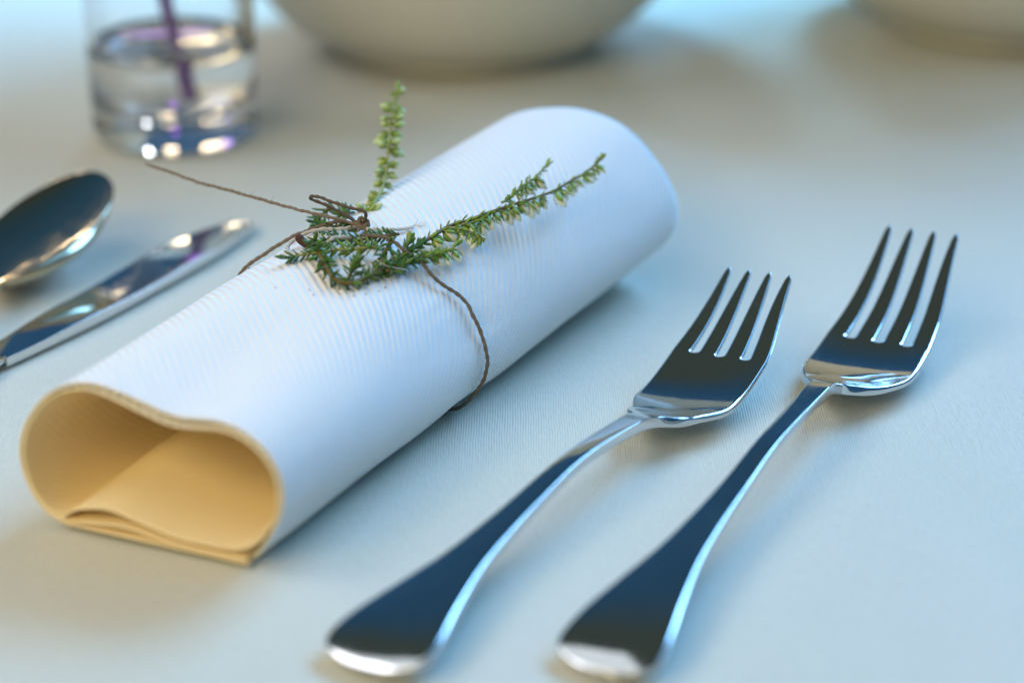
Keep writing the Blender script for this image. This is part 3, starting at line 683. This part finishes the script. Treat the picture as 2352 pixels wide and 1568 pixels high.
def build_spoon():
    yaw = R(SPOON_YAW)
    ax = np.array([math.cos(yaw), math.sin(yaw), 0]); nn = np.array([-ax[1], ax[0], 0]); up = np.array([0, 0, 1.])
    tip = np.array(SPOON_TIP)
    root = thing('table_spoon', (tip[0] - ax[0] * .06, tip[1] - ax[1] * .06, 0), 'dark mirrored steel spoon bowl at the left edge, beside the knife', 'spoon')
    ROLL = .197
    LB = .0623; HW = SPOON_HW
    nu, nv = 44, 36
    def rim(u):       # u 0 tip .. 1 neck
        w = HW * (math.sin(math.pi * min(1, u) ** .8793) ** .62 if u < .999 else 0)
        return w
    V, F = [], []
    T = .0013
    for side in (0, 1):
        for i in range(nu + 1):
            u = i / nu
            u2 = .5 - .5 * math.cos(math.pi * u)
            w = max(rim(u2), .0022 if u2 > .9 else .0003)
            for j in range(nv + 1):
                v = -1 + 2 * j / nv
                prof = (1 - v * v)
                depth = (.0022, .0128)[side] * math.sin(math.pi * min(1, u2 ** .85)) ** .75
                zr = SPOON_Z - .0135 * (u2 - .5)
                z = zr - depth * prof ** (1.0, .55)[side] - side * T * .6
                V.append(tip - ax * (LB * u2) + nn * (w * v * math.cos(ROLL)) + up * max(z - w * v * math.sin(ROLL), .0003 + side * 0))
    W = nv + 1; K = (nu + 1) * W
    for i in range(nu):
        for j in range(nv):
            p = i * W + j
            F.append((p, p + 1, p + W + 1, p + W)); F.append((K + p, K + p + W, K + p + W + 1, K + p + 1))
        p = i * W; F.append((p, p + W, K + p + W, K + p)); p = i * W + nv; F.append((p + W, p, K + p, K + p + W))
    for j in range(nv):
        F.append((j + 1, j, K + j, K + j + 1)); p = nu * W + j; F.append((p, p + 1, K + p + 1, K + p))
    b = part('bowl', V, F, STEEL_OLIVE_REFLECTION, root)
    sd = b.modifiers.new('s', 'SUBSURF'); sd.levels = 1; sd.render_levels = 1
    # handle sweeps back out of the picture
    pts = [tip - ax * (LB - .002) + up * (SPOON_Z - .0085), tip - ax * (LB + .012) + up * (SPOON_Z - .0050), tip - ax * (LB + .05) + up * .010, tip - ax * (LB + .10) + up * .005, tip - ax * (LB + .125) + up * .004]
    p = spline(pts, .003); seg = 14; V = []
    for i, c in enumerate(p):
        f = i / (len(p) - 1)
        ry = np.interp(f, [0, .15, .5, .9, 1], [.0028, .0026, .0042, .0095, .004]); rz = np.interp(f, [0, .3, 1], [.0015, .0018, .0012])
        for a in np.linspace(0, 2 * math.pi, seg, endpoint=False):
            V.append(c + nn * ry * math.cos(a) + up * rz * math.sin(a))
    n = len(p)
    F = [(i * seg + j, (i + 1) * seg + j, (i + 1) * seg + (j + 1) % seg, i * seg + (j + 1) % seg) for i in range(n - 1) for j in range(seg)]
    F += [tuple(range(seg)), tuple(reversed(range((n - 1) * seg, n * seg)))]
    part('handle', V, F, STEEL_OLIVE_REFLECTION, root)
SPOON_YAW, SPOON_TIP, SPOON_HW, SPOON_Z = 75.1, (-.1319, .0899, 0), .0197, .01475
build_spoon()

# ------------------------------------------------------------------ glass of water, bowls
def lathe(profile, center, seg=72):
    V, F = [], []
    n = len(profile)
    for k in range(seg):
        a = 2 * math.pi * k / seg
        for r, z in profile:
            V.append((center[0] + r * math.cos(a), center[1] + r * math.sin(a), z))
    for k in range(seg):
        k2 = (k + 1) % seg
        for i in range(n - 1):
            F.append((k * n + i, k2 * n + i, k2 * n + i + 1, k * n + i + 1))
    return V, F

GC = (-.1200, .1960)
def build_glass():
    root = thing('drinking_glass', (*GC, 0), 'clear straight tumbler with a thick base, standing behind the spoon', 'glass')
    pr = [(0.0004, .0009), (0.0181, .0009), (0.0258, .0006), (0.0277, .0011), (0.0288, .0026), (0.0292, .006), (0.0295, .03), (0.0299, .06), (0.0302, .098), (0.0299, .0992), (0.0291, .0994), (0.0286, .0988), (0.0282, .098),
          (0.0276, .06), (0.0270, .03), (0.0262, .0175), (0.0252, .0145), (0.0226, .0128), (0.0163, .0120), (0.0072, .0117), (0.0004, .0116)]
    p = spline(np.array([(r, 0, z) for r, z in pr]), .0011)[:, [0, 2]]
    V, F = lathe([tuple(q) for q in p], GC, 96)
    n = len(p); k = 96
    F.append(tuple(i * n for i in range(k))[::-1]); F.append(tuple(i * n + n - 1 for i in range(k)))
    part('tumbler', V, F, GLASS, root)
    # water: a closed body that wets the inner wall
    wz = .0345
    wp = [(0.0004, .0114), (0.0072, .0115), (0.0163, .0118), (0.0228, .0126), (0.0253, .0143), (0.0264, .0175), (0.0272, .03), (0.0272, wz + .0012), (0.0266, wz + .0003), (0.0257, wz), (0.0004, wz)]
    V, F = lathe(wp, GC, 96); n = len(wp)
    F.append(tuple(i * n for i in range(k))[::-1]); F.append(tuple(i * n + n - 1 for i in range(k)))
    o = part('drinking_water', V, F, WATER)
    tag(o, 'clear water filling the lower third of the tumbler', 'water')
    r2 = thing('flower_stem', (GC[0], GC[1], .012), 'purple flower stem with a dark leaf standing in the water glass', 'flower stem')
    pts = [(GC[0] + .0035, GC[1] + .004, .0145), (GC[0] + .001, GC[1] + .002, .035), (GC[0] - .004, GC[1], .065), (GC[0] - .012, GC[1] + .006, .112)]
    s = spline(np.array(pts), .002)
    V, F = tube(s, np.linspace(.0022, .0029, len(s)), 12)
    part('stem', V, F, PURPLE, r2)
    # one dark leaf on the stem, arching out to the left above the water
    V, F = [], []
    c = np.array([(GC[0] - .004, GC[1] + .001, .062), (GC[0] - .012, GC[1] - .002, .0635), (GC[0] - .020, GC[1] - .003, .0605), (GC[0] - .0245, GC[1] - .003, .054)])
    s = spline(c, .0015); n = len(s)
    for side in (0, 1):
        for i, q in enumerate(s):
            w = .0062 * math.sin(math.pi * min(.98, (i + .4) / n)) ** .8
            for v in (-1, -.5, 0, .5, 1):
                V.append(q + np.array([.2 * v * w, v * w, abs(v) * w * .25 - side * .0004]))
    for i in range(n - 1):
        for j in range(4):
            p = i * 5 + j; K = n * 5
            F.append((p, p + 1, p + 6, p + 5)); F.append((K + p, K + p + 5, K + p + 6, K + p + 1))
    part('leaf', V, F, OLIVE, r2)
build_glass()

def build_bowl(center, label, scale=1.0):
    root = thing('serving_bowl', (*center, 0), label, 'bowl', 'pale ceramic bowls at the back of the table')
    pr = [(.0006, .0042), (.040, .0040), (.0500, .0046), (.0570, .0066), (.0660, .0122), (.0760, .0230), (.0850, .0390), (.0925, .0600), (.0985, .0900), (.1015, .1250), (.1028, .1262), (.1018, .1275), (.0995, .1262),
          (.0960, .0900), (.0900, .0610), (.0820, .0405), (.0730, .0260), (.0630, .0160), (.0520, .0105), (.040, .0085), (.0006, .0080)]
    p = spline(np.array([(r * scale, 0, z * scale) for r, z in pr]), .0022)[:, [0, 2]]
    V, F = lathe([tuple(q) for q in p], center, 96); n = len(p)
    F.append(tuple(i * n for i in range(96))[::-1]); F.append(tuple(i * n + n - 1 for i in range(96)))
    part('body', V, F, CERAMIC, root)
    ft = [(.0440, .0000), (.0500, .0000), (.0506, .0014), (.0502, .0054), (.0440, .0046), (.0436, .0012)]
    ft = [(r * scale, max(.0001, z * scale)) for r, z in ft]
    V, F = lathe(ft + ft[:1], center, 96)
    part('foot_ring', V, F, CERAMIC, root)
build_bowl((-.0210, .3255), 'pale ceramic bowl right of the water glass, behind the napkin', 1.10)
build_bowl((.2120, .3580), 'pale ceramic bowl at the far right, behind the two forks', 1.10)


# ------------------------------------------------------------------ heather sprigs
def leaf_mesh(name, mat, wide, bend):
    """a small keeled heather leaf, 1 unit long along +x, three-sided so that it has body"""
    st = [(0, .25), (.28, .9), (.6, 1.0), (.86, .55)]
    V = []
    for x, w in st:
        zc = bend * x * x
        V += [(x, w * wide, zc + .04), (x, 0, zc - .10 * w), (x, -w * wide, zc + .04), (x, 0, zc + .02)]
    V.append((1.0, 0, bend))
    F = []
    for i in range(3):
        for j in range(4):
            a = i * 4 + j; b = i * 4 + (j + 1) % 4
            F.append((a, b, b + 4, a + 4))
    F += [(12 + j, 12 + (j + 1) % 4, 16) for j in range(4)] + [(3, 2, 1, 0)]
    return mesh(name, V, F, mat, True)

def bud_mesh(name, petal, calyx):
    """a closed heather bud, 1 unit long along +x: pale petals held in four green sepals"""
    V, F, M = [], [], []
    seg = 8
    prof = [(0.02, .08), (.18, .21), (.42, .29), (.66, .25), (.86, .13)]
    for x, r in prof:
        for k in range(seg):
            a = 2 * math.pi * k / seg; q = r * (1 + .12 * math.cos(4 * a))
            V.append((x, q * math.cos(a), q * math.sin(a)))
    V += [(1.0, 0, 0), (0, 0, 0)]
    for i in range(len(prof) - 1):
        for k in range(seg):
            a, b = i * seg + k, i * seg + (k + 1) % seg
            F.append((a, b, b + seg, a + seg)); M.append(0)
    t = (len(prof) - 1) * seg
    for k in range(seg):
        F.append((t + k, t + (k + 1) % seg, len(prof) * seg)); M.append(0)
        F.append(((k + 1) % seg, k, len(prof) * seg + 1)); M.append(1)
    for k in range(4):
        a = math.pi / 2 * k + .4; n = len(V)
        c, s = math.cos(a), math.sin(a)
        for x, r, w in ((-.10, .05, .06), (.12, .26, .17), (.36, .36, .15), (.58, .34, .02)):
            for sg in (-1, 1):
                V.append((x, r * c - sg * w * s, r * s + sg * w * c))
            V.append((x, (r + .05) * c, (r + .05) * s))
        for i in range(3):
            p = n + i * 3
            F += [(p, p + 2, p + 5, p + 3), (p + 2, p + 1, p + 4, p + 5), (p + 1, p, p + 3, p + 4)]; M += [1, 1, 1]
    return mesh(name, V, F, [petal, calyx], True, M)

LEAVES = {}
for key, mt, k in (('d', LEAF_D, .64), ('m', LEAF_M, .9), ('l', LEAF_L, 1.0)):
    LEAVES[key] = [leaf_mesh('leaf', mt, w * k, b) for w, b in ((.21, .12), (.25, .24), (.18, -.06))]
BUDS = {'m': bud_mesh('flower_bud', PETAL, LEAF_M), 'l': bud_mesh('flower_bud', PETAL_L, LEAF_L)}
rnd = random.Random(21)

def place(name, me, root, pos, direction, up, size, spin=0.0, flat=1.0):
    x = Vector(direction).normalized(); u = Vector(up)
    z = u - x * u.dot(x)
    if z.length < 1e-4: z = x.orthogonal()
    z.normalize(); y = z.cross(x)
    m = Matrix((x, y, z)).transposed().to_4x4() @ Matrix.Rotation(spin, 4, 'X') @ Matrix.Diagonal((size, size * flat, size * flat, 1))
    m.translation = Vector(pos) - root.location
    if name == 'leaf':
        LEAF_SPOTS.setdefault(root.name, (root, []))[1].append((size, me, m)); return
    o = bpy.data.objects.new(name, me); COL.objects.link(o); o.parent = root; o.matrix_local = m

LEAF_SPOTS = {}
def set_leaves():
    # the 300 largest leaves of a sprig are parts of their own, the smallest ones are joined
    for root, spots in LEAF_SPOTS.values():
        spots.sort(key=lambda q: -q[0])
        for size, me, m in spots[:295]:
            o = bpy.data.objects.new('leaf', me); COL.objects.link(o); o.parent = root; o.matrix_local = m
        rest = spots[295:]
        if rest:
            mats = []; V, F, M = [], [], []
            for size, me, m in rest:
                mt = me.materials[0]
                if mt not in mats: mats.append(mt)
                k = len(V)
                V += [tuple(m @ v.co) for v in me.vertices]
                for p in me.polygons:
                    F.append(tuple(i + k for i in p.vertices)); M.append(mats.index(mt))
            o = link('small_leaves', mesh('small_leaves', V, F, mats, True, M), root)
            o['kind'] = 'stuff'

def dress(root, pts, r0, r1, name, mat, leaf, spacing, size, per=4, tilt=42, buds=None, bud_every=0.0028, bud_size=.0036, droop=.8, reverse_keys=None, tip_len=True):
    """stem or branch plus its leaves (and buds), growing from the first to the last point"""
    p = spline(np.array(pts), .0006)
    r = np.linspace(r0, r1, len(p))
    V, F = tube(p, r, 7)
    part(name, V, F, mat, root)
    t, n, b = frames(p)
    s = np.r_[0, np.cumsum(np.linalg.norm(np.diff(p, axis=0), axis=1))]; L = s[-1]
    q, k = spacing * .3, 0
    while q < L:
        i = int(np.searchsorted(s, q)); i = min(i, len(p) - 1)
        f = q / L
        key = leaf if isinstance(leaf, str) else leaf[min(len(leaf) - 1, int(f * len(leaf)))]
        for m_ in range(per):
            a = 2 * math.pi * (m_ / per) + (k % 2) * math.pi / per + rnd.uniform(-.35, .35)
            out = n[i] * math.cos(a) + b[i] * math.sin(a)
            tl = R(tilt + rnd.uniform(-14, 14)) * (1 - .45 * max(0, f - .8) / .2)
            d = t[i] * math.cos(tl) + out * math.sin(tl)
            if rnd.random() < .12: continue
            place('leaf', rnd.choice(LEAVES[key]), root, p[i] + out * r[i] * .6, d, out - t[i] * .4, size * rnd.uniform(.75, 1.2) * (1 - .25 * f))
        q += spacing * rnd.uniform(.8, 1.2); k += 1
    if tip_len:
        key = leaf if isinstance(leaf, str) else leaf[-1]
        for m_ in range(7):
            a = 2 * math.pi * m_ / 7 + rnd.uniform(-.3, .3)
            out = n[-1] * math.cos(a) + b[-1] * math.sin(a)
            place('leaf', LEAVES[key][m_ % 3], root, p[-1] - t[-1] * rnd.uniform(.0004, .0026), t[-1] + out * rnd.uniform(.15, .45), out, size * rnd.uniform(.85, 1.2))
    if buds:
        lo, hi, mode = buds
        q = lo * L; k = 0
        while q < hi * L:
            i = min(int(np.searchsorted(s, q)), len(p) - 1); f = q / L
            for sg in ((1, -1) if mode == 'both' else (1,)):
                if rnd.random() < (.10 if mode == 'both' else .06): continue
                side = np.cross(t[i], np.array([0, -.4, .9])); side /= np.linalg.norm(side)
                if mode == 'both': d = side * sg * rnd.uniform(.6, 1.1) + t[i] * rnd.uniform(-.3, .6) + n[i] * rnd.uniform(-.9, .9) - np.array([0, 0, .25])
                else: d = side * rnd.uniform(.3, .9) + t[i] * rnd.uniform(-.1, .5) + np.array([0, 0, -1]) * droop * rnd.uniform(.6, 1.1) + n[i] * rnd.uniform(-.3, .3)
                d = d / np.linalg.norm(d)
                sz = bud_size * rnd.uniform(.7, 1.25) * (1 - .35 * max(0, (f - .7) / .3))
                stalk = p[i] + d * .0009
                place('flower_bud', BUDS['l' if mode == 'both' else 'm'], root, stalk, d, (0, 0, 1), sz, rnd.uniform(0, 6.28))
                key = 'l' if mode == 'both' else ('m' if f < .8 else 'l')
                for _ in range(2):
                    e = d + np.array([rnd.uniform(-.9, .9) for _ in range(3)])
                    place('leaf', rnd.choice(LEAVES[key]), root, p[i], e, (0, 0, 1), size * rnd.uniform(.6, .85))
            q += bud_every * rnd.uniform(.75, 1.25); k += 1

def build_sprigs():
    g = 'heather sprigs tied onto the napkin'
    root = thing('heather_sprig', D_MAIN[-1], 'long green heather sprig with white buds, lying along the roll and forked at its tip', 'plant sprig', g)
    m = D_MAIN[::-1]
    dress(root, m[:11], .00062, .00058, 'stem', STEM_M, 'd', .0015, .0035, 4, 42)
    dress(root, m[10:], .00056, .00026, 'stem', STEM_M, ['m', 'm', 'm', 'l'], .0027, .0022, 3, 28, (.06, .99, 'low'), .0024, .0040)
    dress(root, D_BRANCH, .00036, .0002, 'branch', STEM_G, ['m', 'm', 'l'], .0021, .0021, 3, 26, (.1, .75, 'low'), .0026, .0030)
    for k, q in enumerate(D_SHOOTS):
        if k < 3: dress(root, q, .0003, .0002, 'branch', STEM_G, 'm', .0026, .0022, 3, 34, (.25, 1.0, 'low'), .0030, .0034)
        else: dress(root, q, .0004, .0003, 'branch', STEM_G, ['d', 'm'], .0013, .0031, 4, 30)
    root = thing('heather_sprig', D_DARK[0][0], 'short dark green leafy heather sprig without buds, tucked under the bow and knot', 'plant sprig', g)
    for k, q in enumerate(D_DARK):
        dress(root, q, .00045, .0003, 'stem' if k == 0 else 'branch', STEM_G if k == 0 else STEM_M, ['m', 'd'] if k == 0 else 'd', .0014, .0034, 4, 48)
    V, F = tube(spline(np.array(D_DRY), .0006), [.0003] + [.0011] * (len(spline(np.array(D_DRY), .0006)) - 2) + [.0003], 6)
    part('dried_leaf', V, F, DRY, root)
    root = thing('heather_sprig', D_UP[-1], 'pale upright heather sprig standing up behind the knot, dense with small buds', 'plant sprig', g)
    dress(root, D_UP[::-1], .0006, .0003, 'stem', STEM_G, 'l', .0040, .0021, 2, 48, (.05, .97, 'both'), .0029, .0033)
build_sprigs()
set_leaves()

# ------------------------------------------------------------------ twine
def build_twine():
    K = np.array(D_KNOT)
    root = thing('twine', D_KNOT, 'brown two-ply twine tied round the rolled napkin in a loose bow', 'string')
    hug = [np.array(q) for q in D_HUG]
    m = len(hug)
    wrap = [K] + [np.array(q) for q in D_RIGHT] + [hug[i] for i in range(int(m * .20), 0, -6)]
    wrap += [hug[i] for i in range(m - 1, int(m * .58), -8)] + [np.array(q) for q in D_LEFT[::-1]] + [K + np.array([.001, 0, 0])]
    V, F = rope(wrap, .00051, fuzz=26); part('wrap', V, F, TWINE_M, root)
    V, F = rope(D_LOOPUP, .00046, fuzz=8); part('bow_loop', V, F, TWINE_M, root)
    V, F = rope(D_LOOPLOW, .00052, fuzz=8); part('bow_loop', V, F, TWINE_P, root)
    V, F = rope(D_LOOSE, .00045, fuzz=12, taper=(1, .7)); part('loose_end', V, F, TWINE_M, root)
    V, F = rope(D_FRAYED, .00052, fuzz=6, taper=(1, .6)); fr = part('frayed_end', V, F, TWINE_P, root)
    its = []
    for q in D_FIB:
        p = spline(np.array(q), .0006); its.append(tube(p, np.linspace(.00018, .00005, len(p)), 5))
    V, F = merge(its); part('fibre', V, F, TWINE_P, fr)
    # the knot: two tight turns over each other
    its = []
    for tilt, rr, off in ((.3, .0013, (0, 0, 0)), (1.2, .0012, (.0006, .0002, .0003)), (-.5, .0011, (-.0003, .0004, -.0004))):
        a = np.linspace(0, 2 * math.pi * 1.02, 26)
        q = np.stack([rr * np.cos(a), .7 * rr * np.sin(a) * math.cos(tilt), rr * np.sin(a) * math.sin(tilt) * 1.1 + .0004 * np.cos(3 * a)], 1)
        its.append(rope(K + np.array(off) + q, .00058, fuzz=3))
    V, F = merge(its); part('knot', V, F, TWINE_M, root)
    p = spline(np.array(D_FIBRE), .001)
    V, F = tube(p, .00013, 5); part('fibre', V, F, TWINE_P, root)
build_twine()

def build_crumbs():
    its = []
    r2 = random.Random(4)
    for q in D_CRUMBS:
        d = np.array([r2.uniform(-1, 1), r2.uniform(-1, 1), .1]); d /= np.linalg.norm(d)
        its.append(tube(np.array([q - d * .00035, np.array(q) , q + d * .0004]), [.00008, .00022, .00008], 5))
    V, F = merge(its); o = part('crumbs', V, F, DRY)
    tag(o, 'tiny dark plant crumbs scattered on the napkin below the sprigs', 'crumbs', None, 'stuff')
build_crumbs()
